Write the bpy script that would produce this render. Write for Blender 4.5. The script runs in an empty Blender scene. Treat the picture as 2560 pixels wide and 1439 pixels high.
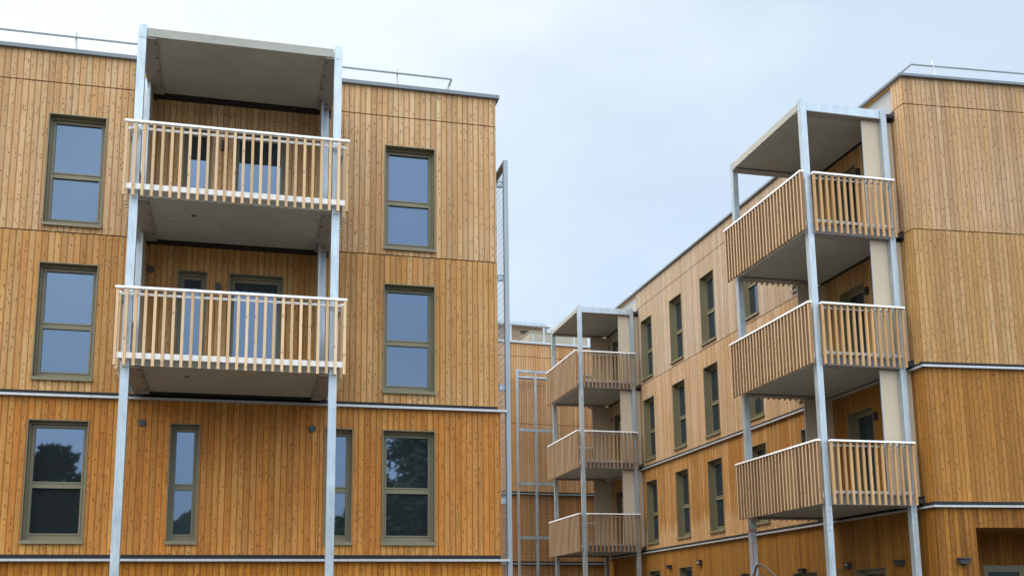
import bpy, math, random
from mathutils import Vector, Matrix
random.seed(11)
R_ = math.radians
sc = bpy.context.scene
COL = sc.collection
E = 1.65                      # eye height: facade levels below are measured from the eye

# ------------------------------------------------------------------ mesh builder
class MB:
    def __init__(s, zo=E):
        s.v = []; s.f = []; s.zo = zo
    def poly(s, pts):
        i = len(s.v); s.v += [(p[0], p[1], p[2] + s.zo) for p in pts]
        s.f.append(tuple(range(i, i + len(pts))))
    def box(s, x0, x1, y0, y1, z0, z1):
        i = len(s.v); z0 += s.zo; z1 += s.zo
        s.v += [(x0,y0,z0),(x1,y0,z0),(x1,y1,z0),(x0,y1,z0),(x0,y0,z1),(x1,y0,z1),(x1,y1,z1),(x0,y1,z1)]
        s.f += [tuple(i + k for k in q) for q in ((0,3,2,1),(4,5,6,7),(0,1,5,4),(1,2,6,5),(2,3,7,6),(3,0,4,7))]
        return s
    def tube(s, pts, r, n=8, r1=None):
        pts = [Vector(p) + Vector((0,0,s.zo)) for p in pts]; i = len(s.v); m = len(pts)
        for k, p in enumerate(pts):
            t = (pts[min(k+1, m-1)] - pts[max(k-1, 0)]).normalized()
            a = t.orthogonal().normalized() if abs(t.z) > .95 else t.cross(Vector((0,0,1))).normalized()
            b = t.cross(a)
            rr = r if r1 is None else r + (r1 - r) * k / (m - 1)
            for j in range(n):
                w = 2*math.pi*j/n
                s.v.append(tuple(p + a*math.cos(w)*rr + b*math.sin(w)*rr))
        for k in range(m-1):
            for j in range(n):
                s.f.append((i+k*n+j, i+k*n+(j+1)%n, i+(k+1)*n+(j+1)%n, i+(k+1)*n+j))
        s.f.append(tuple(i+j for j in range(n))[::-1]); s.f.append(tuple(i+(m-1)*n+j for j in range(n)))
        return s
    def mesh(s, name, mat):
        me = bpy.data.meshes.new(name); me.from_pydata(s.v, [], s.f)
        uv = me.uv_layers.new(name='metres').data
        for p in me.polygons:
            n = p.normal
            for li in p.loop_indices:
                c = me.vertices[me.loops[li].vertex_index].co
                if abs(n.z) > .7: uv[li].uv = (c.x, c.y)
                elif abs(n.x) > abs(n.y): uv[li].uv = (c.y, c.z)
                else: uv[li].uv = (c.x, c.z)
        me.materials.append(mat); me.update()
        return me
    def build(s, name, mat, parent=None):
        return link(name, s.mesh(name, mat), parent)

def link(name, data, parent=None, loc=(0,0,0), rz=0):
    o = bpy.data.objects.new(name, data); COL.objects.link(o)
    o.location = loc; o.rotation_euler = (0,0,rz); o.parent = parent
    return o
def tag(o, label, cat, group=None):
    o['label'] = label; o['category'] = cat
    if group: o['group'] = group
    return o
def thing(name, label, cat, loc, rz=0, group=None):
    return tag(link(name, None, None, loc, rz), label, cat, group)

# ------------------------------------------------------------------ materials
class NT:
    def __init__(s, name):
        s.m = bpy.data.materials.new(name); s.m.use_nodes = True; s.t = s.m.node_tree; s.t.nodes.clear()
        s.out = s.n('ShaderNodeOutputMaterial')
    def n(s, typ, **kw):
        nd = s.t.nodes.new(typ)
        for k, v in kw.items(): setattr(nd, k, v)
        return nd
    def put(s, sock, val):
        if isinstance(val, bpy.types.NodeSocket): s.t.links.new(val, sock)
        elif val is not None: sock.default_value = val
    def math(s, op, a, b=None, c=None, clamp=False):
        nd = s.n('ShaderNodeMath', operation=op, use_clamp=clamp)
        for i, x in enumerate((a, b, c)): s.put(nd.inputs[i], x)
        return nd.outputs[0]
    def mix(s, fac, a, b, blend='MIX'):
        nd = s.n('ShaderNodeMix', data_type='RGBA', blend_type=blend)
        s.put(nd.inputs[0], fac); s.put(nd.inputs[6], a); s.put(nd.inputs[7], b)
        return nd.outputs[2]
    def ramp(s, x, a, b):     # smooth 0..1 between a and b
        nd = s.n('ShaderNodeMapRange', interpolation_type='SMOOTHSTEP')
        s.put(nd.inputs[0], x); nd.inputs[1].default_value = a; nd.inputs[2].default_value = b
        return nd.outputs[0]
    def xyz(s, x, y, z=0.0):
        nd = s.n('ShaderNodeCombineXYZ'); s.put(nd.inputs[0], x); s.put(nd.inputs[1], y); s.put(nd.inputs[2], z)
        return nd.outputs[0]
    def noise(s, vec, scale, detail=3, rough=.55):
        nd = s.n('ShaderNodeTexNoise'); s.put(nd.inputs['Vector'], vec)
        nd.inputs['Scale'].default_value = scale; nd.inputs['Detail'].default_value = detail; nd.inputs['Roughness'].default_value = rough
        return nd.outputs['Fac']
    def white(s, vec):
        nd = s.n('ShaderNodeTexWhiteNoise', noise_dimensions='3D'); s.put(nd.inputs['Vector'], vec)
        sp = s.n('ShaderNodeSeparateColor'); s.t.links.new(nd.outputs['Color'], sp.inputs[0])
        return sp.outputs[0], sp.outputs[1], sp.outputs[2]
    def princ(s, col, rough=.6, metal=0.0, spec=.5, normal=None):
        b = s.n('ShaderNodeBsdfPrincipled')
        s.put(b.inputs['Base Color'], col); s.put(b.inputs['Roughness'], rough); s.put(b.inputs['Metallic'], metal)
        b.inputs['Specular IOR Level'].default_value = spec
        if normal: s.t.links.new(normal, b.inputs['Normal'])
        s.t.links.new(b.outputs[0], s.out.inputs[0]); return b
    def bump(s, h, dist=.004, strength=1.0):
        nd = s.n('ShaderNodeBump'); nd.inputs['Distance'].default_value = dist; nd.inputs['Strength'].default_value = strength
        s.t.links.new(h, nd.inputs['Height']); return nd.outputs[0]

def rgba(c): return (c[0], c[1], c[2], 1)

def wood_boards(name, base, pale, var=.72, pitch=.11, seed=0.0, patch=.5, knots=1.0, bleach=None, arc=.915, streak=0.0, blot=.25, sills=()):
    """vertical tongue-and-groove softwood cladding in metres along the wall; bleach = (v0, v1) a washed-out band"""
    t = NT(name)
    uv = t.n('ShaderNodeUVMap', uv_map='metres'); sp = t.n('ShaderNodeSeparateXYZ'); t.t.links.new(uv.outputs[0], sp.inputs[0])
    u, v = sp.outputs[0], sp.outputs[1]
    k = t.math('DIVIDE', t.math('ADD', u, 100.0 + seed), pitch)
    bid = t.math('FLOOR', k); fr = t.math('FRACT', k)
    r1, r2, r3 = t.white(t.xyz(bid, seed, seed + 2.7))
    # grain, drawn out along the board
    gv = t.xyz(t.math('MULTIPLY', u, 42.0), t.math('MULTIPLY', v, 1.6), t.math('MULTIPLY', r1, 50.0))
    g1 = t.noise(gv, 1.0, 4, .6)
    g2 = t.noise(t.xyz(t.math('MULTIPLY', u, 11.0), t.math('MULTIPLY', v, .9), t.math('MULTIPLY', r2, 80.0)), 1.0, 2)
    lo = t.noise(t.xyz(u, v, seed), .55, 3, .6)
    lo2 = t.noise(t.xyz(t.math('MULTIPLY', u, 3.0), t.math('MULTIPLY', v, .35), seed + 9), 1.0, 3, .6)
    f = t.math('ADD', t.math('MULTIPLY', r1, var), t.math('MULTIPLY', t.math('SUBTRACT', t.math('ADD', lo, lo2), 1.0), patch * 2.4))
    f = t.math('ADD', f, t.math('MULTIPLY', t.math('SUBTRACT', g2, .5), .7), clamp=True)
    for (u0, u1, vt, hh, amt) in sills:      # sheltered or washed boards under a sill, fading downwards
        wv = t.math('ADD', v, t.math('MULTIPLY', t.math('SUBTRACT', r1, .5), .22))
        mk = t.math('MULTIPLY', t.math('MULTIPLY', t.math('GREATER_THAN', u, u0), t.math('LESS_THAN', u, u1)), t.math('MULTIPLY', t.ramp(wv, vt - hh, vt - hh*.4), t.math('LESS_THAN', v, vt + .1)))
        f = t.math('ADD', f, t.math('MULTIPLY', mk, amt), clamp=True)
    if bleach:
        w = t.math('ADD', v, t.math('MULTIPLY', t.math('SUBTRACT', lo2, .5), .9))
        f = t.math('ADD', f, t.math('MULTIPLY', t.ramp(w, bleach[0], bleach[1]), .95), clamp=True)
    ed = t.math('MULTIPLY', t.math('ABSOLUTE', t.math('SUBTRACT', fr, t.math('ADD', .38, t.math('MULTIPLY', r3, .14)))), 2.0)
    f = t.math('SUBTRACT', f, t.math('MULTIPLY', t.ramp(ed, .45, 1.05), .75), clamp=True)
    col = t.mix(f, rgba(base), rgba(pale))
    val = t.math('ADD', t.math('MULTIPLY', t.math('SUBTRACT', r2, .5), .27), 1.0)
    g3 = t.noise(t.xyz(t.math('MULTIPLY', u, 16.0), t.math('MULTIPLY', v, 3.4), t.math('MULTIPLY', r3, 60.0)), 1.0, 2, .5)
    val = t.math('MULTIPLY', val, t.math('ADD', t.math('ADD', t.math('MULTIPLY', t.math('SUBTRACT', g1, .5), .5), t.math('MULTIPLY', t.math('SUBTRACT', g3, .5), blot)), 1.0))
    col = t.mix(1.0, col, t.xyz(val, val, t.math('MULTIPLY', val, t.math('ADD', t.math('MULTIPLY', r3, .12), .94))), 'MULTIPLY')
    if streak:
        sk = t.noise(t.xyz(t.math('MULTIPLY', u, 7.0), t.math('MULTIPLY', v, .22), seed + 3), 1.0, 3, .6)
        val2 = t.math('SUBTRACT', 1.0, t.math('MULTIPLY', t.ramp(sk, .48, .72), streak))
        col = t.mix(1.0, col, t.xyz(val2, val2, val2), 'MULTIPLY')
    # knots: small round ones and short cross-grain marks, on some cells only
    def spots(su, sv, thr, r0, r1_, off):
        vo = t.n('ShaderNodeTexVoronoi', voronoi_dimensions='2D'); vo.inputs['Scale'].default_value = 1.0
        ub = t.math('ADD', t.math('DIVIDE', t.math('MULTIPLY', fr, pitch), su), t.math('MULTIPLY', bid, 17.0))
        nz = t.noise(t.xyz(t.math('MULTIPLY', u, 60.0), t.math('MULTIPLY', v, 25.0), off), 1.0, 1)
        t.put(vo.inputs['Vector'], t.xyz(ub, t.math('ADD', t.math('DIVIDE', v, sv), t.math('ADD', t.math('MULTIPLY', r3, 40.0), t.math('ADD', t.math('MULTIPLY', nz, .14), t.math('MULTIPLY', t.math('MULTIPLY', t.math('SUBTRACT', fr, .5), t.math('SUBTRACT', fr, .5)), .022 / sv)))), 0.5 + off))
        c = t.n('ShaderNodeSeparateColor'); t.t.links.new(vo.outputs['Color'], c.inputs[0])
        on = t.math('GREATER_THAN', c.outputs[0], thr)
        return t.math('MULTIPLY', t.math('SUBTRACT', 1.0, t.ramp(vo.outputs['Distance'], r0, r1_)), t.math('MULTIPLY', on, t.math('ADD', .55, t.math('MULTIPLY', c.outputs[1], .45))))
    k1 = spots(.075, .12, .74, .08, .24, 0.0)
    k2 = spots(.19, .038, arc, .10, .36, 3.0)
    k4 = spots(.04, .16, .88, .08, .36, 9.0)
    k3 = spots(.05, .40, .80, .02, .14, 6.0)
    kk = t.math('MULTIPLY', t.math('MAXIMUM', t.math('MAXIMUM', t.math('MAXIMUM', k1, k4), t.math('MULTIPLY', k2, .8)), t.math('MULTIPLY', k3, .6)), knots, clamp=True)
    col = t.mix(t.math('MULTIPLY', kk, .92), col, rgba([base[0]*.26, base[1]*.20, base[2]*.25]))
    # groove between boards
    d = t.math('MULTIPLY', t.math('MINIMUM', fr, t.math('SUBTRACT', 1.0, fr)), pitch)
    gr = t.math('SUBTRACT', 1.0, t.ramp(d, .0018, .0075))
    col = t.mix(t.math('MULTIPLY', gr, .86), col, rgba([base[0]*.34, base[1]*.23, base[2]*.15]))
    h = t.math('ADD', t.ramp(d, .0, .008), t.math('MULTIPLY', g1, .10))
    t.princ(col, .72, 0, .25, t.bump(h, .006, .7))
    return t.m

def slat_wood(name, base, pale, face=0.0):
    t = NT(name)
    g = t.n('ShaderNodeNewGeometry'); oi = t.n('ShaderNodeObjectInfo'); tc = t.n('ShaderNodeTexCoord')
    rnd = t.math('FRACT', t.math('ADD', g.outputs['Random Per Island'], oi.outputs['Random']))
    r1, r2, r3 = t.white(t.xyz(rnd, 3.1, 7.7))
    sp = t.n('ShaderNodeSeparateXYZ'); t.t.links.new(tc.outputs['Object'], sp.inputs[0])
    x, y, z = sp.outputs
    gr = t.noise(t.xyz(t.math('MULTIPLY', x, 60.0), t.math('MULTIPLY', y, 60.0), t.math('ADD', t.math('MULTIPLY', z, 2.0), t.math('MULTIPLY', r2, 40.0))), 1.0, 3)
    ln = t.noise(t.xyz(r1, r3, t.math('MULTIPLY', z, 1.3)), 1.0, 2)
    col = t.mix(t.math('ADD', t.math('MULTIPLY', r1, .75), t.math('MULTIPLY', ln, .3), clamp=True), rgba(base), rgba(pale))
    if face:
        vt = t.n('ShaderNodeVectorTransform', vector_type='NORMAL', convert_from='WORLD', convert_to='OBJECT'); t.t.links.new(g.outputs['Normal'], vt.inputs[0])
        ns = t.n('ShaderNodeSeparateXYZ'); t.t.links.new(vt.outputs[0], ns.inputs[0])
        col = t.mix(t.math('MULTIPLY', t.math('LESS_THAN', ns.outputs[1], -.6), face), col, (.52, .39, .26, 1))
    val = t.math('MULTIPLY', t.math('ADD', t.math('MULTIPLY', r2, .25), .87), t.math('ADD', t.math('MULTIPLY', gr, .4), .8))
    col = t.mix(1.0, col, t.xyz(val, val, val), 'MULTIPLY')
    vo = t.n('ShaderNodeTexVoronoi', voronoi_dimensions='3D'); vo.inputs['Scale'].default_value = 1.0
    t.put(vo.inputs['Vector'], t.xyz(t.math('ADD', t.math('MULTIPLY', x, 12.0), t.math('MULTIPLY', r3, 50.0)), t.math('MULTIPLY', y, 12.0), t.math('MULTIPLY', z, 5.5)))
    c = t.n('ShaderNodeSeparateColor'); t.t.links.new(vo.outputs['Color'], c.inputs[0])
    kn = t.math('MULTIPLY', t.math('SUBTRACT', 1.0, t.ramp(vo.outputs['Distance'], .08, .24)), t.math('GREATER_THAN', c.outputs[0], .35))
    col = t.mix(t.math('MULTIPLY', kn, .65), col, rgba([base[0]*.3, base[1]*.25, base[2]*.25]))
    t.princ(col, .7, 0, .25)
    return t.m

def metal(name, col, rough, met, spangle=.25, streak=0.0):
    t = NT(name); tc = t.n('ShaderNodeTexCoord')
    sp = t.n('ShaderNodeSeparateXYZ'); t.t.links.new(tc.outputs['Object'], sp.inputs[0]); x, y, z = sp.outputs
    a = t.noise(t.xyz(t.math('MULTIPLY', x, 3.0), t.math('MULTIPLY', y, 3.0), t.math('MULTIPLY', z, 1.1)), 2.2, 4, .65)
    b = t.noise(t.xyz(t.math('MULTIPLY', x, 90.0), t.math('MULTIPLY', y, 90.0), t.math('MULTIPLY', z, 2.2)), 1.0, 3, .6)
    v = t.math('ADD', 1.0, t.math('ADD', t.math('MULTIPLY', t.math('SUBTRACT', a, .5), spangle * 2), t.math('MULTIPLY', t.math('SUBTRACT', b, .5), streak * 2)))
    c = t.mix(1.0, rgba(col), t.xyz(v, v, v), 'MULTIPLY')
    r = t.math('ADD', rough, t.math('MULTIPLY', t.math('SUBTRACT', a, .5), .3))
    t.princ(c, r, met, .5)
    return t.m

def plain(name, col, rough=.6, mott=.12, scale=1.5, spec=.4, met=0.0):
    t = NT(name); tc = t.n('ShaderNodeTexCoord')
    a = t.noise(tc.outputs['Object'], scale, 5, .62)
    b = t.noise(tc.outputs['Object'], scale * 14, 3, .6)
    v = t.math('ADD', 1.0, t.math('ADD', t.math('MULTIPLY', t.math('SUBTRACT', a, .5), mott * 3), t.math('MULTIPLY', t.math('SUBTRACT', b, .5), mott)))
    t.princ(t.mix(1.0, rgba(col), t.xyz(v, v, v), 'MULTIPLY'), rough, met, spec)
    return t.m

def concrete(name, col):
    t = NT(name); tc = t.n('ShaderNodeTexCoord')
    P = tc.outputs['Object']
    a = t.noise(P, .9, 5, .65); b = t.noise(P, 14, 4, .6)
    st = t.noise(P, 1.7, 6, .7)
    stain = t.math('MULTIPLY', t.ramp(st, .60, .74), .42)
    # hairline cracks
    vo = t.n('ShaderNodeTexVoronoi', feature='DISTANCE_TO_EDGE'); vo.inputs['Scale'].default_value = .8
    mp = t.n('ShaderNodeVectorMath', operation='ADD'); t.t.links.new(P, mp.inputs[0])
    nn = t.n('ShaderNodeTexNoise'); nn.inputs['Scale'].default_value = 2.5; t.t.links.new(P, nn.inputs['Vector'])
    sc_ = t.n('ShaderNodeVectorMath', operation='SCALE'); t.t.links.new(nn.outputs['Color'], sc_.inputs[0]); sc_.inputs['Scale'].default_value = .5
    t.t.links.new(sc_.outputs[0], mp.inputs[1]); t.t.links.new(mp.outputs[0], vo.inputs['Vector'])
    ck = t.math('MULTIPLY', t.math('SUBTRACT', 1.0, t.ramp(vo.outputs['Distance'], .002, .012)), t.ramp(a, .5, .62))
    v = t.math('ADD', 1.0, t.math('ADD', t.math('MULTIPLY', t.math('SUBTRACT', a, .5), .5), t.math('MULTIPLY', t.math('SUBTRACT', b, .5), .22)))
    c = t.mix(1.0, rgba(col), t.xyz(v, v, v), 'MULTIPLY')
    c = t.mix(t.math('MAXIMUM', stain, t.math('MULTIPLY', ck, .5)), c, rgba([x * .35 for x in col]))
    t.princ(c, .85, 0, .2)
    return t.m

def glass(name, tint, fac):
    t = NT(name); tc = t.n('ShaderNodeTexCoord'); oi = t.n('ShaderNodeObjectInfo')
    ad = t.n('ShaderNodeVectorMath', operation='ADD'); t.t.links.new(tc.outputs['Object'], ad.inputs[0])
    cb = t.xyz(t.math('MULTIPLY', oi.outputs['Random'], 30.0), 0.0, 0.0); t.t.links.new(cb, ad.inputs[1])
    h = t.noise(ad.outputs[0], 2.2, 2, .5)
    nrm = t.bump(h, .02, .022)
    g = t.n('ShaderNodeBsdfGlossy'); g.inputs['Color'].default_value = rgba(tint); g.inputs['Roughness'].default_value = .02
    t.t.links.new(nrm, g.inputs['Normal'])
    d = t.n('ShaderNodeBsdfDiffuse'); d.inputs['Color'].default_value = (.018, .022, .024, 1)
    fr = t.n('ShaderNodeFresnel'); fr.inputs['IOR'].default_value = 1.5
    f = t.math('ADD', t.math('ADD', fac, t.math('MULTIPLY', t.math('SUBTRACT', oi.outputs['Random'], .5), .035)), t.math('MULTIPLY', fr.outputs[0], .55), clamp=True)
    mx = t.n('ShaderNodeMixShader'); t.t.links.new(f, mx.inputs[0]); t.t.links.new(d.outputs[0], mx.inputs[1]); t.t.links.new(g.outputs[0], mx.inputs[2])
    t.t.links.new(mx.outputs[0], t.out.inputs[0])
    return t.m

M = {}
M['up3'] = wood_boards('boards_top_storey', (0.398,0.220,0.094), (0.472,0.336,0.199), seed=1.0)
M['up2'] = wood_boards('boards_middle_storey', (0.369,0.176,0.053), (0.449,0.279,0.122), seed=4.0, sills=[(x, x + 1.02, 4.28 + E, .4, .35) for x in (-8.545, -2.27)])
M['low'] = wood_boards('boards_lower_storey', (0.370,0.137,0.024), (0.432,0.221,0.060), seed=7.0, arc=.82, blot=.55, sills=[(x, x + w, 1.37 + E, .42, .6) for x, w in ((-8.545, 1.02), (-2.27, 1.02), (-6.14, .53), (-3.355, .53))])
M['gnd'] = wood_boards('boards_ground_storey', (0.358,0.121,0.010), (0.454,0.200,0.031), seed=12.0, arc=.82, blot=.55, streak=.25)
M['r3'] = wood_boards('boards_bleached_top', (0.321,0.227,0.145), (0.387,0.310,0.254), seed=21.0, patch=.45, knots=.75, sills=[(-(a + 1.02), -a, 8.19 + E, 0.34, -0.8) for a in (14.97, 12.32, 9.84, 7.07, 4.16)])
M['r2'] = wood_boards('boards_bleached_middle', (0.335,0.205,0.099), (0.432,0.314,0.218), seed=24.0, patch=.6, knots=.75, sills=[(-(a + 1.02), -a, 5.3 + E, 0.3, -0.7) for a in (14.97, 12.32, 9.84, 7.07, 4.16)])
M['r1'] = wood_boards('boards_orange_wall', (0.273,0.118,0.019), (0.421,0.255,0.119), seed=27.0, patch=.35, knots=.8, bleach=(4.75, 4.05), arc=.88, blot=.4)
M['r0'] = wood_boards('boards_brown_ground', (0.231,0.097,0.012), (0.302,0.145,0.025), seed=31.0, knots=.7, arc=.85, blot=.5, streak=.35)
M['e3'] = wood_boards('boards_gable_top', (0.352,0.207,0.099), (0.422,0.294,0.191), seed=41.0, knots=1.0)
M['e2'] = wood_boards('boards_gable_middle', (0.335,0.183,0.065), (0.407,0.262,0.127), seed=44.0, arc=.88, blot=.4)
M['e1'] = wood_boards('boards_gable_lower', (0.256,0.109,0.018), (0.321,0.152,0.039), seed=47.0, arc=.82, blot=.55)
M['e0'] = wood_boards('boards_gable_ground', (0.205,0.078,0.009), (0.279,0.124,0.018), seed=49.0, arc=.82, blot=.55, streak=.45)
M['b3'] = wood_boards('boards_far_upper', (0.419,0.209,0.082), (0.479,0.299,0.154), seed=61.0, knots=.7)
M['b1'] = wood_boards('boards_far_lower', (.33,.15,.05), (.42,.215,.08), seed=64.0, knots=.7)
M['side'] = wood_boards('boards_side', (.46,.23,.075), (.58,.36,.17), seed=71.0)
M['slat'] = slat_wood('baluster_wood', (.45,.275,.135), (.60,.43,.27))
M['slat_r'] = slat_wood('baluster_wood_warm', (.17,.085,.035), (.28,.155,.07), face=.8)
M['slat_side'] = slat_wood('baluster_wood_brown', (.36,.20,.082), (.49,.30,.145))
M['galv'] = metal('galvanised_steel', (.375,.425,.465), .42, .5, .42, .36)
M['galv_d'] = metal('galvanised_steel_dull', (.33,.365,.40), .5, .55, .2, .08)
M['mast'] = metal('galvanised_mast', (.25,.28,.31), .5, .5, .25, .1)
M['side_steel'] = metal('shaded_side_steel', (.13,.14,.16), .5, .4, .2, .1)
M['plate'] = plain('dull_steel_plate', (.24,.22,.21), .55, .08, 3, .4)
M['alu'] = plain('white_aluminium', (.86,.87,.90), .38, .03, 3, .5)
M['flash'] = metal('aluminium_flashing', (.43,.44,.465), .42, .35, .16, .06)
M['coping'] = plain('grey_blue_coping', (.135,.155,.18), .4, .05, 1, .5)
M['bronze'] = plain('olive_bronze_frame', (.165,.143,.084), .42, .05, 2, .45)
M['black'] = plain('black_membrane', (.012,.012,.013), .7, .2, 3, .3)
M['dark'] = plain('dark_anthracite', (.03,.03,.034), .5, .1, 3, .4)
M['core'] = plain('wall_membrane', (.02,.018,.017), .9, .1, 1, .1)
M['conc'] = concrete('fair_faced_concrete', (.325,.318,.285))
M['beige'] = plain('beige_board', (.46,.375,.285), .7, .02, 1, .25)
M['grey'] = plain('grey_parapet_board', (.31,.31,.32), .6, .06, 1, .3)
M['roof'] = plain('roof_gravel', (.3,.29,.28), .9, .2, 4, .2)
M['unit'] = plain('beige_painted_metal', (.30,.27,.21), .6, .04, 1, .3)
M['timber'] = plain('raw_timber_edge', (.45,.24,.06), .7, .1, 3, .2)
M['lamp'] = plain('brown_lamp_housing', (.045,.032,.03), .5, .05, 3, .4)
M['whitepl'] = plain('white_plastic', (.56,.57,.58), .5, .03, 2, .4)
M['glass'] = glass('coated_window_glass', (.47,.63,.88), .15)
M['conduit'] = plain('brown_conduit', (.10,.075,.05), .6, .1, 5, .3)
M['red'] = plain('red_tie', (.22,.03,.035), .6, .1, 5, .3)

# ------------------------------------------------------------------ building elements
def panel(name, mat, parent, x0, x1, z0, z1, holes=(), y=0.0, th=.03, loc=(0,0,0), rz=0):
    """one cladding panel with openings; front face at y"""
    xs = sorted({x0, x1, *[min(max(h[i], x0), x1) for h in holes for i in (0, 1)]})
    zs = sorted({z0, z1, *[min(max(h[i], z0), z1) for h in holes for i in (2, 3)]})
    nx, nz = len(xs)-1, len(zs)-1
    def solid(i, k):
        if i < 0 or k < 0 or i >= nx or k >= nz: return False
        cx, cz = (xs[i]+xs[i+1])/2, (zs[k]+zs[k+1])/2
        return not any(h[0] < cx < h[1] and h[2] < cz < h[3] for h in holes)
    mb = MB(); a, b = y, y + th
    for i in range(nx):
        for k in range(nz):
            if not solid(i, k): continue
            X0, X1, Z0, Z1 = xs[i], xs[i+1], zs[k], zs[k+1]
            mb.poly([(X0,a,Z0),(X1,a,Z0),(X1,a,Z1),(X0,a,Z1)])
            mb.poly([(X1,b,Z0),(X0,b,Z0),(X0,b,Z1),(X1,b,Z1)])
            if not solid(i-1,k): mb.poly([(X0,b,Z0),(X0,a,Z0),(X0,a,Z1),(X0,b,Z1)])
            if not solid(i+1,k): mb.poly([(X1,a,Z0),(X1,b,Z0),(X1,b,Z1),(X1,a,Z1)])
            if not solid(i,k-1): mb.poly([(X0,b,Z0),(X1,b,Z0),(X1,a,Z0),(X0,a,Z0)])
            if not solid(i,k+1): mb.poly([(X0,a,Z1),(X1,a,Z1),(X1,b,Z1),(X0,b,Z1)])
    o = mb.build(name, mat, parent); o.location = loc; o.rotation_euler = (0,0,rz)
    return o

WCACHE = {}
def window_meshes(w, h, kind):
    key = (round(w,3), round(h,3), kind)
    if key in WCACHE: return WCACHE[key]
    D, t = .30, .016
    rv = MB(0)
    rv.box(0, t, -.010, D, 0, h); rv.box(w-t, w, -.010, D, 0, h)
    rv.box(t, w-t, -.010, D, h-t, h); rv.box(t, w-t, .0, D, 0, t)
    fx = .108 if w > .8 else .112
    fb = .14 if kind == 'window' else .12
    ft = .118
    fr = MB(0); y0, y1 = .185, .25
    fr.box(t, fx, y0, y1, t, h-t); fr.box(w-fx, w-t, y0, y1, t, h-t)
    fr.box(fx, w-fx, y0, y1, t, fb); fr.box(fx, w-fx, y0, y1, h-ft, h-t)
    # shutter guides and head box in front of the frame
    g = .048
    fr.box(t, g, .135, y0, t, h-t); fr.box(w-g, w-t, .135, y0, t, h-t); fr.box(g, w-g, .135, y0, h-.06, h-t)
    panes = []
    if kind == 'window':
        za, zb = .945, 1.055
        fr.box(fx, w-fx, y0, y1, za, zb)
        for (p0, p1) in ((fb, za), (zb, h-ft)):
            s = .016
            fr.box(fx-.03, w-fx+.03, y0-.014, y0, p1-.002, p1+.022); fr.box(fx-.03, w-fx+.03, y0-.014, y0, p0-.022, p0+.002)
            fr.box(fx-.03, fx-.006, y0-.014, y0, p0+.002, p1-.002); fr.box(w-fx+.006, w-fx+.03, y0-.014, y0, p0+.002, p1-.002)
            panes.append(MB(0).box(fx-.004, w-fx+.004, .215, .235, p0-.004, p1+.004).mesh('pane', M['glass']))
    else:
        fr.box(fx-.03, fx-.006, y0-.014, y0, fb, h-ft); fr.box(w-fx+.006, w-fx+.03, y0-.014, y0, fb, h-ft)
        panes.append(MB(0).box(fx-.004, w-fx+.004, .215, .235, fb-.004, h-ft+.004).mesh('pane', M['glass']))
    sl = MB(0)
    if kind == 'window':
        sl.box(-.012, w+.012, -.055, .03, -.036, -.003); sl.box(-.012, w+.012, -.055, -.045, -.055, -.036)
    WCACHE[key] = (rv.mesh('window', M['bronze']), fr.mesh('frame', M['bronze']), sl.mesh('sill', M['bronze']) if kind == 'window' else None, panes)
    return WCACHE[key]

def window(parent, x, ztop, w, h, kind='window', y=0.0):
    """x = left edge along the wall, ztop from the eye"""
    rv, fr, sl, pn = window_meshes(w, h, kind)
    if kind == 'window':
        o = link('window', rv, parent, (x, y, ztop - h + E))
    else:
        o = link('balcony_door', rv, parent, (x, y, ztop - h + E))
    link('frame', fr, o)
    if sl: link('sill', sl, o)
    for p in pn:
        q = link('pane', p, o)
        q.rotation_euler = (R_(random.uniform(-.12,.12)), 0, R_(random.uniform(-.12,.12)))
    return o

def hole(x, ztop, w, h): return (x-.004, x+w+.004, ztop-h-.004, ztop+.004)

def flashing(parent, x0, x1, z, y=0.0, rz=0, loc=(0,0,0), gap_end=None, depth=.125):
    """aluminium drip profile with the black ventilation gap above it"""
    a = MB(); x = x0
    while x < x1 - .01:
        e = min(x + 2.5, x1)
        if x1 - e < .3: e = x1
        a.box(x, e - .006, y - depth, y + .02, z - .021, z + .021); x = e
    o = a.build('flashing', M['flash'], parent); o.location = loc; o.rotation_euler = (0,0,rz)
    b = MB().box(x0, (gap_end if gap_end is not None else x1), y - .006, y + .028, z + .023, z + .100)
    q = b.build('ventilation_gap', M['black'], parent); q.location = loc; q.rotation_euler = (0,0,rz)
    return o

def guardrail_posts(mb, pts, ztop, zbase, lean):
    for (x, y) in pts:
        mb.tube([(x + lean[0], y + lean[1], zbase), (x, y, ztop + .09)], .017, 6)

# levels from the eye
J1, J2, G1, G2, CB = 9.955, 7.025, 3.955, 1.045, 10.56     # left building
dz = 1.01
RJ1, RJ2, RG1, RG2, RCB = 10.895, 8.03, 5.015, 2.09, 11.52  # right building and the far one

# ================================================================== LEFT BUILDING
LO = Vector((-.2837, 20.698, 0)); LRZ = R_(14.26)
lb = thing('apartment_building', 'timber clad apartment block at left with tall windows and one white railed balcony stack', 'building', LO, LRZ)
X0, X1 = -15.0, .02
WW, WH = 1.02, 2.145
NW = .53
cols = [(-8.545, WW), (-2.27, WW), (-12.0, WW)]
wins = {3: [(x, 9.335, w, WH, 'window') for x, w in cols] + [(-6.13, 9.335, NW, 2.2, 'door'), (-5.20, 9.335, 1.01, 2.2, 'door')],
        2: [(x, 6.44, w, WH, 'window') for x, w in cols] + [(-6.13, 6.445, NW, 2.2, 'door'), (-5.20, 6.445, 1.01, 2.2, 'door')],
        1: [(x, 3.525, w, WH, 'window') for x, w in cols] + [(-6.14, 3.525, NW, WH, 'window'), (-3.355, 3.525, NW, WH, 'window')]}
PR = -.03
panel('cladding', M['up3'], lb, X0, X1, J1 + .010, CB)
panel('cladding', M['up3'], lb, X0, X1, J2 + .010, J1 - .010, [hole(*w[:4]) for w in wins[3]])
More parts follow.
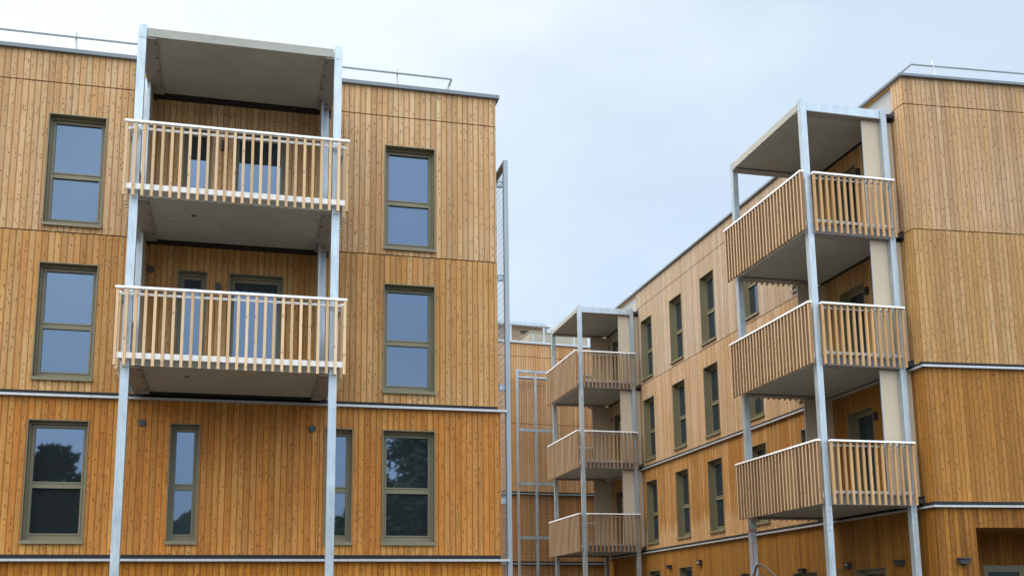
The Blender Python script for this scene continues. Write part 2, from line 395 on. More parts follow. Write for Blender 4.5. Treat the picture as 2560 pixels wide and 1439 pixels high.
panel('cladding', M['up2'], lb, X0, X1, G1 + .098, J2 - .010, [hole(*w[:4]) for w in wins[2]])
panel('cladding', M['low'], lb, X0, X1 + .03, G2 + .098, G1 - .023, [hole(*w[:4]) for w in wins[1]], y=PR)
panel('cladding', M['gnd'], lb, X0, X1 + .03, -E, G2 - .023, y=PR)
for r in wins:
    for (x, zt, w, h, k) in wins[r]: window(lb, x, zt, w, h, k, PR if r == 1 else 0)
flashing(lb, X0, .17, G1, 0, gap_end=-.0)
flashing(lb, X0, .185, G2, PR, gap_end=.03)
MB().box(X0, X1 + .07, -.07, .4, CB, CB + .075).build('roof_coping', M['coping'], lb)
MB().box(X0, X1 - .035, .40, 11.0, -E, CB - .02).build('wall', M['core'], lb)
MB().box(X0, X1, .40, 11.0, CB - .018, CB + .04).build('roof', M['roof'], lb)
for (a, b) in ((-E, G2), (G2 + .02, G1), (G1 + .02, J2 - .01), (J2 + .01, J1 - .01), (J1 + .01, CB - .001)):
    panel('cladding', M['side'], lb, -11.0, -.034, a, b, loc=(X1, 0, 0), rz=R_(90)).scale = (-1, 1, 1)
# round air vents and wall lamps
def vent(parent, x, z, y):
    m = MB(); n = 20
    ring = [(x + .068*math.cos(i*2*math.pi/n), z + .068*math.sin(i*2*math.pi/n)) for i in range(n)]
    m.poly([(p[0], y - .022, p[1]) for p in ring])
    for i in range(n):
        p, q = ring[i], ring[(i+1) % n]
        m.poly([(p[0], y, p[1]), (q[0], y, q[1]), (q[0], y-.022, q[1]), (p[0], y-.022, p[1])][::-1])
    o = m.build('air_vent', M['dark'], parent)
    s = MB()
    for k in range(-2, 3):
        hw = math.sqrt(.062**2 - (k*.022)**2) - .006
        s.box(x - hw, x + hw, y - .034, y - .023, z + k*.022 - .005, z + k*.022 + .004)
    s.build('louvre', M['side_steel'], o)
vent(lb, -6.62, 6.42, 0); vent(lb, -6.63, 3.515, PR); vent(lb, -3.59, 3.50, PR)
for z in (8.98, 6.13):
    MB().box(-5.43, -5.355, -.09, -.001, z - .09, z + .09).box(-5.425, -5.36, -.095, -.09, z - .02, z + .085).build('wall_lamp', M['dark'], lb)
MB().box(-3.455, -3.445, PR - .004, PR - .001, G2 + .12, G1 - .03).build('expansion_joint', M['black'], lb)

# guard rail on its roof
gl = thing('roof_guardrail', 'thin grey safety rail along the roof edge of the left building', 'railing', LO, LRZ, 'roof safety rails')
zr = 11.24
MB().tube([(X0, .6, zr), (-.79, .6, zr)], .026).tube([(-.79, .6, zr), (-.79, 3.2, zr)], .026).build('rail', M['galv_d'], gl)
for x in (-11.4, -8.27, -5.1, -1.95):
    MB().tube([(x + .02, .75, CB), (x, .62, zr + .12)], .02, 6).build('post', M['whitepl'], gl)
MB().tube([(-.62, .95, CB), (-.82, .85, zr - .05)], .024, 6).build('post', M['whitepl'], gl)

# ================================================================== BALCONY TOWERS
W = 3.46
def rail_mb(length_axis, a0, a1, c0, c1, z0, z1):
    m = MB()
    if length_axis == 'x': m.box(a0, a1, c0, c1, z0, z1)
    else: m.box(c0, c1, a0, a1, z0, z1)
    return m

def tower(label, loc, rz, roof, floors, mat, split, panels=True, bolts=False, rear_base=-E, gap=.09, rear_shift=0.0):
    t = thing('balcony_tower', label, 'balcony stack', loc, rz, 'free standing balcony stacks')
    P, ZT = .135, roof + .215
    for xf in (0, W - P):
        for (y0, y1, fr) in ((-2.30, -2.165, 1), (-.345, -.21, 0)):
            x = xf if fr else xf + rear_shift
            m = MB().box(x, x + P, y0, y1, -E if fr else rear_base, ZT if fr else ZT - .01)
            m.box(x + .012, x + P - .012, y0 + .012, y1 - .012, ZT - .01, ZT + .004)
            p = m.build('post', M['galv'], t)
            if bolts:
                bz = floors[-1] - .10
                pl = MB().box(x - .006, x + P + .006, y0 - .006, y1 + .006, bz - .30, bz - .296)
                for k in range(4):
                    zz = bz - .06 - k*.13
                    xx = x + P
                    MB().tube([(xx, (y0+y1)/2, zz), (xx + .014, (y0+y1)/2, zz)], .017, 6).build('bolt', M['galv_d'], p)
                    MB().tube([((x + P/2), y0, zz), ((x + P/2), y0 - .014, zz)], .017, 6).build('bolt', M['galv_d'], p)
                MB().box(x - .002, x + P + .002, y0 - .002, y1 + .002, bz - .86, bz - .85).build('weld_seam', M['galv_d'], p)
    levels = [(roof, True)] + [(f, False) for f in floors]
    n_ind = 0
    rest = MB()
    for li, (zb, top) in enumerate(levels):
        s = MB().box(.15, W - .15, -2.30, -gap, zb, zb + .155).build('slab', M['conc'], t)
        if rear_base > -1 and not top:
            MB().tube([(1.0, -1.62, zb - .004), (1.0, -1.62, zb + .02)], .05, 14).build('drain_outlet', M['dark'], s)
        for sgn in (0, 1):
            def bx(m, a, b, *r): return m.box(a, b, *r) if not sgn else m.box(W - b, W - a, *r)
            b = MB(); bx(b, .035, .10, -2.163, -.347, zb - .02, zb + .175)
            bx(b, .10, .148, -2.163, -.347, zb - .02, zb - .004)
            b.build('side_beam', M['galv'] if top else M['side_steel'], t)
            pl = MB(); bx(pl, .025, .29, -2.30, -.31, zb - .036, zb - .022)
            bx(pl, .10, .30, -.55, -.32, zb - .066, zb - .0365)
            bp = pl.build('bearing_plate', M['plate'], t)
            for k in range(4):
                y = -2.15 + k*.5
                for xx in ((.262,) if not sgn else (W - .262,)):
                    MB().tube([(xx, y, zb - .036), (xx, y, zb - .048)], .016, 6).build('bolt', M['dark'], bp)
            br = MB(); bx(br, .02, .11, -.21, -.0, zb + .02, zb + .10); bx(br, .0, .14, -.02, .0, zb - .05, zb + .17)
            br.build('wall_bracket', M['dark'], t)
        MB().box(.12, W - .12, -gap + .005, -.035, zb - .03, zb + .13).build('wall_ledger', M['black'], t)
        if panels and li < len(levels):
            zlo = levels[li+1][0] + .17 if li + 1 < len(levels) else None
            if zlo is not None:
                for sgn in (0, 1):
                    a, b = (.138 + rear_shift, .166 + rear_shift) if not sgn else (W - .166 + rear_shift, W - .138 + rear_shift)
                    MB().box(a, b, -.74, -.002, zlo, zb - .05).build('privacy_panel', M['beige'], t)
                    c = MB().box(a - .004, b + .004, -.752, -.74, zlo, zb - .05)
                    c.build('panel_edge', M['galv'], t)
        if top: continue
        # railings: front, left side, right side
        zt = zb + 1.275
        defs = (('x', -.105, W + .125, -2.415, -1, 25), ('y', -2.165, -.235, -.06, -1, 13), ('y', -2.165, -.235, W + .06, 1, 13))
        for di, (ax, a0, a1, c, sd, nb) in enumerate(defs):
            def bx(p0, p1, q0, q1, z0, z1, m=None):   # q measured outwards from the rail line
                lo, hi = sorted((c + sd*q0, c + sd*q1)); m = m or MB()
                return m.box(p0, p1, lo, hi, z0, z1) if ax == 'x' else m.box(lo, hi, p0, p1, z0, z1)
            rl = bx(a0 - .015, a1 + .015, -.012, .082, zt - .036, zt, MB()).build('railing', M['alu'], t)
            bx(a0 + .06, a1 - .06, -.028, -.002, zt - .125, zt - .085, MB()).build('middle_rail', M['galv_d'] if di else M['alu'], rl)
            lr = MB()
            if di: bx(a0 + .04, a1 - .04, -.030, -.002, zb + .185, zb + .245, lr)
            else: bx(a0 + .04, a1 - .04, -.030, -.002, zb + .095, zb + .19, lr)
            lr.build('lower_rail', M['galv_d'] if di else M['alu'], rl)  # side rails take a duller metal: their shade is put into the colour
            for k in range(nb + 1):
                p = a0 + .0225 + (a1 - a0 - .045)*k/nb
                jl, jz = random.uniform(-.002, .002), random.uniform(-.006, .004)
                args = (p - .0225 + jl, p + .0225 + jl, 0, .068 if di == 0 else .050, zb - .04 + jz, zt - .037)
                mode = split(li, di)
                if mode:
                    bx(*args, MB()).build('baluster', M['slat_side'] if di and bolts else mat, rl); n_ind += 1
                else: bx(*args, rest)
    if rest.v:
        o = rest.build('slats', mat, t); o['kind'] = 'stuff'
    return t

lt = tower('balcony stack on the left building: concrete slabs, white rails, widely spaced slats, four tall posts',
           LO + Matrix.Rotation(LRZ, 3, 'Z') @ Vector((-6.80, 0, 0)), LRZ, 9.835, [6.93, 4.055], M['slat'], lambda l, d: d == 0, rear_base=4.03, gap=.25, rear_shift=-.075)

# ================================================================== RIGHT BUILDING
RO = Vector((8.6177, 21.7556, 0)); RRZ = R_(-75.74); ERZ = R_(10.11) - RRZ
rb = thing('apartment_building', 'timber clad apartment block at right with long receding facade and two balcony stacks', 'building', RO, RRZ)
XR0, XR1 = -20.3, 0.0
ra = [14.97, 12.32, 9.84, 7.07, 4.16]            # near edges, measured from the corner
Rw = {3: 10.34, 2: 7.455, 1: 4.55}
rw = {k: [(-(a + WW), z, WW, 2.14, 'window') for a in ra] for k, z in Rw.items()}
for k, z in Rw.items():
    rw[k] += [(-3.0, z, 1.03, 2.2, 'door'), (-1.60, z, NW, 2.2, 'door')]                       # bay of the near stack
    rw[k] += [(-18.35, z, 1.03, 2.2, 'door') if False else (-18.05, z, 1.03, 2.2, 'door'), (-19.05, z, NW, 2.2, 'door')]
rw[0] = [(-(a + WW), 1.46, WW, 2.14, 'window') for a in (14.97, 12.32)] + [(-8.75, 1.0, 1.2, 1.9, 'window'), (-6.0, .98, 1.2, 1.9, 'window'), (-4.55, .985, 1.2, 2.2, 'door'), (-3.1, .95, 1.2, 2.2, 'door'), (-18.6, 1.2, 1.0, 2.2, 'door'), (-19.9, 1.2, .9, 2.2, 'door')]
H = lambda k: [hole(*w[:4]) for w in rw[k]]
ZN, ZF = (-3.85, -.40), (-19.9, -16.42)            # bays behind the two stacks
panel('cladding', M['r3'], rb, XR0, ZF[0], RJ1 + .010, RCB); panel('cladding', M['r3'], rb, ZF[1], ZN[0], RJ1 + .010, RCB); panel('cladding', M['e3'], rb, ZN[1], XR1 - .001, RJ1 + .010, RCB)
for z in (ZN, ZF): panel('parapet_board', M['grey'], rb, z[0] + .002, z[1] - .002, RJ1 - .05, RCB - .03, y=.06)
for z in (ZN, ZF): MB().box(z[0], z[1], .0, .09, RCB - .029, RCB - .002).build('timber_batten', M['timber'], rb)
def split_panels(mat_long, mat_bay, mat_near, z0, z1, hs, y=0.0):
    panel('cladding', mat_long, rb, XR0, ZN[0], z0, z1, [h for h in hs if h[1] < ZN[0] + .01], y=y)
    panel('cladding', mat_bay, rb, ZN[0] + .001, ZN[1], z0, z1, [h for h in hs if h[0] > ZN[0]], y=y)
    panel('cladding', mat_near, rb, ZN[1] + .001, XR1 - .001, z0, z1, y=y)
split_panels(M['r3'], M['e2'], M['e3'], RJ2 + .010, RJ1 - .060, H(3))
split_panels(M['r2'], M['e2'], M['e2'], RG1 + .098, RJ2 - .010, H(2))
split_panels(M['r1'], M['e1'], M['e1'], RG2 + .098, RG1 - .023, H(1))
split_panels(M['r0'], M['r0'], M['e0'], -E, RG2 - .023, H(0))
MB().box(XR0, ZN[0], .0, .03, RJ1 - .06 + .0, RJ1 - .010).build('cladding', M['r3'], rb)
MB().box(ZN[1], XR1 - .001, .0, .03, RJ1 - .06, RJ1 - .010).build('cladding', M['e3'], rb)
for k in rw:
    for (x, zt, w, h, kd) in rw[k]: window(rb, x, zt, w, h, kd)
for g in (RG1, RG2): flashing(rb, XR0, .06, g, depth=.09, gap_end=0)
# gable end, turned a little off square
ec, es = math.cos(ERZ), math.sin(ERZ)
EX1 = 14.0
kw = dict(rz=ERZ)
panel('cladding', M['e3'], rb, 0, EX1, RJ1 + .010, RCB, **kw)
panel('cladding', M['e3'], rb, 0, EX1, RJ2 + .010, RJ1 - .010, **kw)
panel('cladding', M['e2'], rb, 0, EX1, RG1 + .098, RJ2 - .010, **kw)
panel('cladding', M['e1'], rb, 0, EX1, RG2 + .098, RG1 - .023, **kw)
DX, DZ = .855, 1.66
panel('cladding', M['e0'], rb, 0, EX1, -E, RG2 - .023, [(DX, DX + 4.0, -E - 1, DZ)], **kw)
for g in (RG1, RG2): flashing(rb, -.085, EX1, g, rz=ERZ, depth=.09, gap_end=EX1)
# recessed porch
for x in (DX - .02, DX + 4.0):
    o = MB().box(x, x + .02, .0305, 2.0, -E, DZ).build('porch_side', M['e0'], rb); o.rotation_euler.z = ERZ
o = MB().box(DX - .02, DX + 4.02, .032, 2.0, DZ + .001, DZ + .03).build('porch_soffit', M['r0'], rb); o.rotation_euler.z = ERZ
PX, PZ = 2.15, .98
o = panel('porch_wall', M['e0'], rb, DX, DX + 4.0, -E, DZ, [(PX, PX + 2.0, -E - 1, PZ)], y=1.8, **kw)
dr = MB().box(PX, PX + 2.0, 1.83, 1.90, PZ - .15, PZ).box(PX, PX + .12, 1.83, 1.90, -E, PZ - .15).box(PX + .88, PX + 1.12, 1.83, 1.90, -E, PZ - .15).box(PX + 1.88, PX + 2.0, 1.83, 1.90, -E, PZ - .15).build('entrance_door', M['bronze'], rb)
dr.rotation_euler.z = ERZ
MB().box(PX + .12, PX + .88, 1.85, 1.87, -E, PZ - .15).box(PX + 1.12, PX + 1.88, 1.85, 1.87, -E, PZ - .15).build('pane', M['glass'], dr)
def wedge_lamp(parent, x, z, rz=0):
    o = MB().box(x - .12, x + .12, -.15, -.0, z + .02, z + .045).box(x - .105, x + .105, -.12, -.0, z - .075, z + .018).build('wall_lamp', M['dark'], parent)
    o.rotation_euler.z = rz
wedge_lamp(rb, .485, 1.0, ERZ)
for x in (-14.05, -8.6, -5.42, -1.30): wedge_lamp(rb, x, 1.53 if x < -10 else 1.03)
sk = MB().box(-11.75, -11.55, -.10, 0, 1.45, 1.62).build('junction_box', M['lamp'], rb); MB().box(-11.69, -11.61, -.108, -.10, 1.52, 1.56).build('sticker', M['whitepl'], sk)
sk = MB().box(-3.43, -3.25, -.10, 0, .97, 1.13).build('junction_box', M['lamp'], rb); MB().box(-3.37, -3.30, -.108, -.10, 1.06, 1.08).build('sticker', M['whitepl'], sk)
for z in (10.07, 7.20, 4.29): MB().box(-1.86, -1.785, -.09, 0, z - .085, z + .085).build('wall_lamp', M['dark'], rb)
for z in (10.22, 7.36, 4.47):
    MB().box(-18.42, -18.345, -.09, 0, z - .2, z - .04).build('wall_lamp', M['dark'], rb); vent(rb, -19.42, z, 0)
# copings, body, roof
MB().box(XR0, .075, -.075, .36, RCB, RCB + .058).build('roof_coping', M['coping'], rb)
o = MB().box(.001, EX1, -.08, .36, RCB + .002, RCB + .060).build('roof_coping', M['coping'], rb); o.rotation_euler.z = ERZ
def wedge(name, mat, z0, z1, ins):
    # footprint of the block: along the long facade and the skewed gable
    pts = [(XR0, ins), (-ins*0 - .40 if ins else 0, ins), (EX1*ec - ins*es*0 - .02 - (.40 if ins else 0), EX1*es), (XR0, EX1*es)]
    m = MB(); m.poly([(p[0], p[1], z0) for p in pts][::-1]); m.poly([(p[0], p[1], z1) for p in pts])
    for i in range(4):
        p, q = pts[i], pts[(i+1) % 4]
        m.poly([(p[0], p[1], z0), (q[0], q[1], z0), (q[0], q[1], z1), (p[0], p[1], z1)])
    return m.build(name, mat, rb)
wedge('wall', M['core'], -E, RCB - .03, .40) if False else None
# core behind the cladding, with the porch left free
MB().box(XR0, -2.6, .40, 13.0, -E, RCB - .03).box(-2.59, -.45, .40, .60, -E, RCB - .03).build('wall', M['core'], rb)
cr = MB().box(.3, EX1, .45, .9, DZ + .05, RCB - .035).box(.3, DX - .03, .45, .9, -E, DZ + .05).box(DX + 4.05, EX1, .45, .9, -E, DZ + .05).box(.3, EX1, 2.1, 2.3, -E, RCB - .035).build('wall', M['core'], rb)
cr.rotation_euler.z = ERZ
MB().box(XR0, -.05, .30, 13.0, RCB - .02, RCB + .02).build('roof', M['roof'], rb)

gr = thing('roof_guardrail', 'thin grey safety rail around the roof corner of the right building', 'railing', RO, RRZ, 'roof safety rails')
zr = 12.20
cx, cy = .66*ec - .6*es, .66*es + .6*ec
MB().tube([(XR0, cy, zr), (cx, cy, zr)], .026).tube([(cx, cy, zr), (cx + 12*ec, cy + 12*es, zr)], .026).build('rail', M['galv_d'], gr)
for d in (.52, 3.5, 6.5):
    px, py = cx + d*ec, cy + d*es
    MB().tube([(px + .02, py + .10, RCB + .05), (px, py, zr + .13)], .022, 6).build('post', M['whitepl'], gr)
for x in (-3.2, -6.3, -9.4, -12.5, -15.6, -18.7):
    MB().tube([(x, cy + .1, RCB + .05), (x, cy, zr + .10)], .022, 6).build('post', M['whitepl'], gr)

RF = [7.93, 5.065, 2.17]
rmat = Matrix.Rotation(RRZ, 3, 'Z')
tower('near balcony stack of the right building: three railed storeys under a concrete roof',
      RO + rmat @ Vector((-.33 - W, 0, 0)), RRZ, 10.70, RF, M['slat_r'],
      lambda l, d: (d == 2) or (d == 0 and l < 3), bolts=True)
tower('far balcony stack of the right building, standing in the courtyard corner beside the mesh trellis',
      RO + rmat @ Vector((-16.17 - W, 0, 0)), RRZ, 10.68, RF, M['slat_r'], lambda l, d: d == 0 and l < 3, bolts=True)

# ================================================================== FAR BUILDING
bs = 44.6/44.113
BO = Vector((.3753*bs, 44.1117*bs, 0)); BRZ = R_(18.93)
bb = thing('apartment_building', 'timber clad block closing the far end of the courtyard, with a roof terrace', 'building', BO, BRZ)
BX0, BX1 = -12.0, 9.0
BZ = 11.52
panel('cladding', M['b3'], bb, BX0, BX1, 10.945, BZ)
panel('cladding', M['b3'], bb, BX0, BX1, 8.02, 10.925)
panel('cladding', M['b3'], bb, BX0, BX1, 5.115, 8.00)
panel('cladding', M['b1'], bb, BX0, BX1, 2.21, 4.995)
panel('cladding', M['b1'], bb, BX0, BX1, -E, 2.09)
flashing(bb, BX0, BX1, 5.02); flashing(bb, BX0, BX1, 2.115)
MB().box(BX0, BX1, -.07, .35, BZ, BZ + .085).build('roof_coping', M['flash'], bb)
MB().box(BX0, BX1, .06, 10, -E, BZ - .02).build('wall', M['core'], bb)
MB().box(BX0, BX1, .35, 10, BZ - .018, BZ + .02).build('roof', M['roof'], bb)
# small louvred box outlets seen behind the far balcony slats
for z in (8.85, 6.0, 3.1): MB().box(3.1, 3.6, -.04, 0, z, z + .16).build('air_outlet', M['dark'], bb)
t = thing('roof_pergola', 'galvanised steel frame standing on the roof edge of the far block', 'steel frame', BO, BRZ)
MB().box(-6, 1.38, .28, .42, 12.42, 12.56).build('beam', M['galv'], t)
for x in (-3.2, -.95, -.33, 1.20, 2.62): MB().box(x, x + .07, .32, .39, BZ + .02, 12.42 if x < 1.3 else 12.36).build('post', M['galv'], t)
MB().box(1.27, 2.69, .34, .37, 12.28, 12.32).build('rail', M['galv'], t)
MB().box(1.30, 1.38, 2.0, 2.1, BZ, 12.50).build('post', M['galv'], t)
M['cabin'] = plain('weathered_timber_slats', (.30,.215,.155), .8, .2, 3, .2)
t = thing('rooftop_cabin', 'small cabin with horizontal timber slats on the far roof behind the steel frame', 'cabin', BO, BRZ)
m = MB(0)
m2 = MB()
for k in range(22): m2.box(-6, 2.78, 4.0, 4.05, BZ + .05 + k*.088, BZ + .05 + k*.088 + .074)
m2.build('slats', M['cabin'], t)
MB().box(-6, 2.7, 4.06, 8, BZ, 13.42).build('wall', M['core'], t)
MB().box(-6.3, 2.9, 3.7, 8.2, 13.43, 13.53).build('roof', M['whitepl'], t)
MB().box(1.45, 1.85, 3.9, 3.99, 13.12, 13.2).build('wall_lamp', M['dark'], t)
t = tag(MB().box(1.20, 4.0, 2.0, 6.0, BZ, 12.62).box(1.17, 4.03, 1.97, 6.03, 12.62, 12.66).build('rooftop_unit', M['unit']), 'plain beige box-shaped plant unit on the far roof', 'roof unit')
t.location = BO; t.rotation_euler.z = BRZ

def wire_mesh(axis, a0, a1, z0, z1, c, da=.10, dzz=.14, r=.0035):
    m = MB(); n = int((a1 - a0)/da)
    for i in range(n + 1):
        a = a0 + (a1 - a0)*i/n
        m.box(a - r, a + r, c - r, c + r, z0, z1) if axis == 'x' else m.box(c - r, c + r, a - r, a + r, z0, z1)
    n = int((z1 - z0)/dzz)
    for i in range(n + 1):
        z = z0 + (z1 - z0)*i/n
        m.box(a0, a1, c + r, c + 3*r, z - r, z + r) if axis == 'x' else m.box(c + r, c + 3*r, a0, a1, z - r, z + r)
    return m
tr = thing('climbing_trellis', 'galvanised mesh trellis frame standing in front of the far block', 'trellis', BO, BRZ, 'mesh trellises')
ty0, ty1 = -.55, -.45
for x in (-.40, .41, 1.24): MB().box(x + .03, x + .115, ty0, ty1, -E, 10.22).build('post', M['galv'], tr)
MB().box(-.27, 1.24, ty0, ty1, 10.11, 10.21).build('crossbar', M['galv'], tr)
MB().tube([(-.27, -.40, 9.91), (1.24, -.40, 9.91)], .065, 10).build('tube', M['galv'], tr)
for z in (7.64, 5.39, 3.15, .9): MB().box(-.27, 1.24, ty0 + .002, ty1 - .002, z - .06, z + .06).build('crossbar', M['galv'], tr)
wire_mesh('x', -.30, 1.28, -E, 9.8, -.43, da=.2, dzz=.15, r=.0021).build('wire_mesh', M['galv'], tr)
# second small trellis under the far balconies
tr = thing('climbing_trellis', 'narrow mesh trellis low on the far block under the far balcony stack', 'trellis', BO, BRZ, 'mesh trellises')
for x in (3.5, 4.0): MB().box(x, x + .12, ty0, ty1, -E, 3.4).build('post', M['galv'], tr)
wire_mesh('x', 3.62, 4.0, -E, 3.3, -.5, r=.0035).build('wire_mesh', M['alu'], tr)

# trellis on the right flank of the left building
tr = thing('climbing_trellis', 'tall galvanised mesh trellis on brackets beside the right corner of the left building', 'trellis', LO, LRZ, 'mesh trellises')
MB().box(.165, .255, -.06, .04, -E, 9.22).build('post', M['mast'], tr)
MB().box(.165, .255, 1.9, 2.0, -E, 9.22).build('post', M['mast'], tr)
MB().box(.165, .255, .04, 1.9, 9.13, 9.22).build('crossbar', M['mast'], tr)
wire_mesh('y', .06, 1.9, -E, 9.1, .21, r=.0026).build('wire_mesh', M['galv'], tr)
for z in (8.72, 6.72, 4.45, 2.20):
    b = MB().box(.055, .162, .02, .10, z - .05, z + .05).box(.055, .20, .0, .12, z + .051, z + .066)
    b = b.build('wall_bracket', M['galv'], tr)
    MB().tube([(.11, .02, z), (.11, .004, z)], .026, 8).build('bolt', M['galv_d'], b)

# conduit and tie at the rear post of the near stack
cb = thing('cable_conduit', 'brown flexible conduit looping down beside the rear post of the near balcony stack', 'conduit', RO, RRZ)
pts = [(-3.62, -2.36, -.6), (-3.63, -2.40, .55), (-3.58, -2.42, .86), (-3.42, -2.44, 1.02), (-3.18, -2.46, 1.05), (-2.9, -2.48, .98), (-2.5, -2.5, .80), (-2.0, -2.5, .52), (-1.2, -2.4, .1), (-.4, -2.3, -E)]
def smooth(p, n=6):
    out = []
    for i in range(len(p)-1):
        a, b, c, d = [Vector(p[min(max(k, 0), len(p)-1)]) for k in (i-1, i, i+1, i+2)]
        for j in range(n):
            s = j/n
            out.append(.5*((2*b) + (c-a)*s + (2*a-5*b+4*c-d)*s*s + (3*b-a-3*c+d)*s**3))
    out.append(Vector(p[-1])); return out
pts = [(p[0] + (.22 if k > 1 else 0), p[1], p[2]) for k, p in enumerate(pts)]
MB().tube(smooth(pts), .028, 8).build('tube', M['conduit'], cb)
MB().tube([(-3.30, -2.45, 1.05), (-3.55, -2.34, 1.75), (-3.72, -2.31, 2.02)], .008, 5).build('string', M['red'], cb)
rt = MB()
for k in range(3): rt.box(-.33 - W - .004, -.33 - W + .139, -2.304, -2.161, 1.83 + k*.03, 1.845 + k*.03)
rt = tag(rt.build('twine', M['red']), 'red twine wound round the rear post under the near balconies', 'twine'); rt.location = RO; rt.rotation_euler.z = RRZ

# ================================================================== GROUND, HILLS, TREES (behind the viewer, seen in the window glass)
def ground_mat():
    t = NT('pale_gravel_ground'); tc = t.n('ShaderNodeTexCoord'); P = tc.outputs['Object']
    a = t.noise(P, .15, 5, .6); b = t.noise(P, 6, 4, .7)
    c = t.mix(t.ramp(a, .4, .6), (.125,.115,.10,1), (.085,.08,.065,1))
    v = t.math('ADD', .75, t.math('MULTIPLY', b, .5))
    t.princ(t.mix(1.0, c, t.xyz(v, v, v), 'MULTIPLY'), .95, 0, .1); return t.m
m = MB(0); m.poly([(-900,-900,0),(900,-900,0),(900,900,0),(-900,900,0)])
g = m.build('ground', ground_mat()); g['kind'] = 'structure'

leafm = plain('leaf_green', (.045,.075,.03), .6, .25, .8, .3)
barkm = plain('bark', (.08,.06,.045), .9, .3, 4, .2)
hillm = plain('wooded_hill', (.05,.07,.05), .9, .3, .02, .1)
m = MB(0); n = 60
for i in range(n):
    def hp(k):
        a = R_(100 + 160*k/n); r = 420
        return (r*math.sin(a), r*math.cos(a), 34 + 14*math.sin(k*.55) + 9*math.sin(k*1.31 + 1) + 3*math.sin(k*3.1))
    p, q = hp(i), hp(i+1)
    f = 1.5
    m.poly([(p[0]*.8, p[1]*.8, -1), (q[0]*.8, q[1]*.8, -1), (q[0], q[1], q[2]), (p[0], p[1], p[2])])
    m.poly([(p[0], p[1], p[2]), (q[0], q[1], q[2]), (q[0]*f, q[1]*f, -1), (p[0]*f, p[1]*f, -1)])
h = m.build('hills', hillm); h['kind'] = 'structure'

def tree(x, y, hgt, rad, label, seed, n=3600):
    rnd = random.Random(seed)
    t = thing('tree', label, 'tree', (x, y, 0), rnd.uniform(0, 6), 'trees across the street')
    b = MB(0)
    b.tube(smooth([(0,0,-.1),(.1,.05,hgt*.25),(.0,.12,hgt*.5),(.12,.0,hgt*.78)]), .24, 8, .05)
    tips = []
    for k in range(14):
        z0 = hgt*(.2 + .55*k/14); a = k*2.4 + rnd.random(); L = rad*(.95 - .55*abs(k/14 - .3))
        e = (math.cos(a)*L, math.sin(a)*L, z0 + L*.55)
        b.tube([(.05,.05,z0), (e[0]*.5, e[1]*.5, z0 + L*.2), e], .075, 5, .015); tips.append(e)
    b.build('trunk', barkm, t)
    c = MB(0); cl = []
    for e in tips:
        for k in range(5): cl.append((Vector(e)*rnd.uniform(.45, 1.08) + Vector((rnd.gauss(0,.3), rnd.gauss(0,.3), rnd.gauss(.2,.4))), rad*rnd.uniform(.14, .30)))
    for k in range(70):
        q = rnd.uniform(.12, .93); wd = rad*.42*math.sqrt(max(.05, 1 - (2*abs(q - .45))**2.2))
        cl.append((Vector((rnd.gauss(0, wd), rnd.gauss(0, wd), hgt*q)), rad*rnd.uniform(.2,.36)))
    for k in range(n):
        o, r = rnd.choice(cl)
        d = Vector((rnd.gauss(0,1), rnd.gauss(0,1), rnd.gauss(0,1))).normalized()*r*rnd.random()**.4
        p = o + d; p.z = max(p.z, hgt*.1)
        u = Vector((rnd.gauss(0,1), rnd.gauss(0,1), rnd.gauss(0,.6))).normalized(); w = u.orthogonal().normalized(); s = rnd.uniform(.20,.42)
        c.poly([p - u*s, p + w*s*.5, p + u*s, p - w*s*.5])
    c.build('crown', leafm, t)
tree(-4.6, -27.0, 12.3, 3.2, 'broad leafy tree mirrored in the lowest window at far left', 3, 13000)
tree(16.2, -22.5, 13.4, 4.3, 'broad leafy tree mirrored in the lowest window near the building corner', 5, 20000)

# ================================================================== CAMERA, LIGHT, SKY
f_px, pitch, roll = 2671.0, R_(10.14), R_(-.70)
fw = Vector((0, math.cos(pitch), math.sin(pitch))); rt_ = Vector((1,0,0)); up = rt_.cross(fw)
r2 = rt_*math.cos(roll) + up*math.sin(roll); u2 = -rt_*math.sin(roll) + up*math.cos(roll)
cd = bpy.data.cameras.new('camera'); cam = link('camera', cd)
mt = Matrix(((r2.x, u2.x, -fw.x), (r2.y, u2.y, -fw.y), (r2.z, u2.z, -fw.z))).to_4x4(); mt.translation = (0, 0, E)
cam.matrix_world = mt
cd.sensor_fit = 'HORIZONTAL'; cd.sensor_width = 36; cd.lens = 36*f_px/2560
cd.shift_y = (1060 - 719.5)/2560
cd.clip_start = .1; cd.clip_end = 3000
sc.camera = cam

SUN_AZ, SUN_EL = R_(-95), R_(52)          # azimuth clockwise from +Y
sd = Vector((math.sin(SUN_AZ)*math.cos(SUN_EL), math.cos(SUN_AZ)*math.cos(SUN_EL), math.sin(SUN_EL)))
ld = bpy.data.lights.new('sun', 'SUN'); ld.energy = 2.2; ld.angle = R_(45); ld.color = (1, .96, .9)
sun = link('sun', ld); sun.rotation_euler = (-sd).to_track_quat('-Z', 'Y').to_euler()

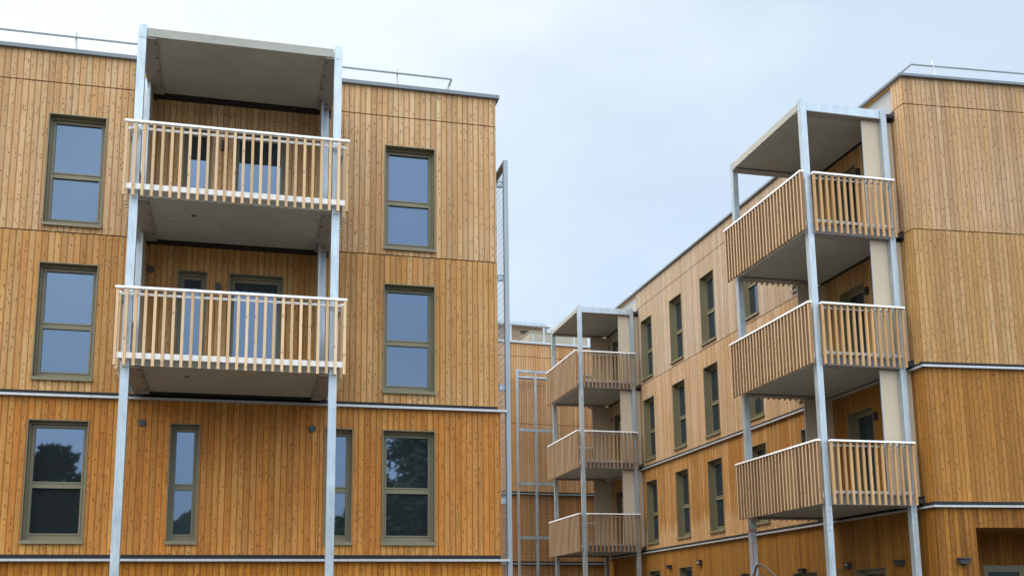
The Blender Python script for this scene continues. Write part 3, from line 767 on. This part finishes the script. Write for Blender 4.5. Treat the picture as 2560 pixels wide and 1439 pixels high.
REAR, ZEN = 2.9, 2.0
w = bpy.data.worlds.new('World'); sc.world = w; w.use_nodes = True
nt = w.node_tree; nt.nodes.clear()
N = nt.nodes.new; Lk = nt.links.new
def wm(op, a, b=None, c=None, clamp=False):
    nd = N('ShaderNodeMath'); nd.operation = op; nd.use_clamp = clamp
    for i, x in enumerate((a, b, c)):
        if x is None: continue
        if isinstance(x, bpy.types.NodeSocket): Lk(x, nd.inputs[i])
        else: nd.inputs[i].default_value = x
    return nd.outputs[0]
sky = N('ShaderNodeTexSky'); sky.sky_type = 'NISHITA'; sky.sun_disc = False; sky.sun_elevation = SUN_EL; sky.sun_rotation = SUN_AZ
sky.dust_density = 3.0; sky.air_density = 1.0
bg1 = N('ShaderNodeBackground'); bg1.inputs[1].default_value = .05; Lk(sky.outputs[0], bg1.inputs[0])
tc = N('ShaderNodeTexCoord'); sp = N('ShaderNodeSeparateXYZ'); Lk(tc.outputs['Generated'], sp.inputs[0])
z = wm('MAXIMUM', sp.outputs[2], 0.0)
dt = N('ShaderNodeVectorMath'); dt.operation = 'DOT_PRODUCT'; Lk(tc.outputs['Generated'], dt.inputs[0]); dt.inputs[1].default_value = sd
def wramp(x, a, b, lo, hi):
    nd = N('ShaderNodeMapRange'); nd.interpolation_type = 'SMOOTHSTEP'; Lk(x, nd.inputs[0])
    for i, v in enumerate((a, b, lo, hi)): nd.inputs[1 + i].default_value = v
    return nd.outputs[0]
nz = N('ShaderNodeTexNoise'); nz.inputs['Scale'].default_value = 2.3; nz.inputs['Detail'].default_value = 5; nz.inputs['Roughness'].default_value = .5
mp = N('ShaderNodeMapping'); mp.inputs['Scale'].default_value = (1, 1, 2.4); Lk(tc.outputs['Generated'], mp.inputs[0]); Lk(mp.outputs[0], nz.inputs[0])
wob = wm('MULTIPLY', wm('SUBTRACT', nz.outputs['Fac'], .5), .72)
bright = wramp(wm('ADD', dt.outputs['Value'], wob), .10, .72, 0.0, 1.0)      # thinner cloud towards the sun
back = wm('MULTIPLY', wramp(wm('MULTIPLY', sp.outputs[1], -1.0), -.15, .45, 0.0, 1.0), wramp(sp.outputs[2], .08, .70, 1.7, REAR))  # added brightness in the unseen sky behind the viewer, lighting the left facade
zen = wramp(sp.outputs[2], .60, .95, 0.0, ZEN)                              # an overcast sky is brightest overhead
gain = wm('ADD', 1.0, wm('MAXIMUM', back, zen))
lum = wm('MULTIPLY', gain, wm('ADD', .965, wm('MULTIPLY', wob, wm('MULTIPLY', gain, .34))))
mx = N('ShaderNodeMix'); mx.data_type = 'RGBA'
Lk(wm('ADD', bright, wramp(sp.outputs[2], .32, .45, 0.0, .16), clamp=True), mx.inputs[0]); mx.inputs[6].default_value = (.565, .675, .80, 1); mx.inputs[7].default_value = (.90, .95, .93, 1)
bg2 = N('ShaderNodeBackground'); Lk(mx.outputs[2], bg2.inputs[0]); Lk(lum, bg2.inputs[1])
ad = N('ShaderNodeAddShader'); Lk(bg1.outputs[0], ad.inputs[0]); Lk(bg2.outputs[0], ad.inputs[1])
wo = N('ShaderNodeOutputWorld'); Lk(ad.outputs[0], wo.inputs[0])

vs = sc.view_settings; vs.view_transform = 'Standard'; vs.look = 'None'; vs.gamma = 1; vs.exposure = 0.0; vs.use_curve_mapping = False
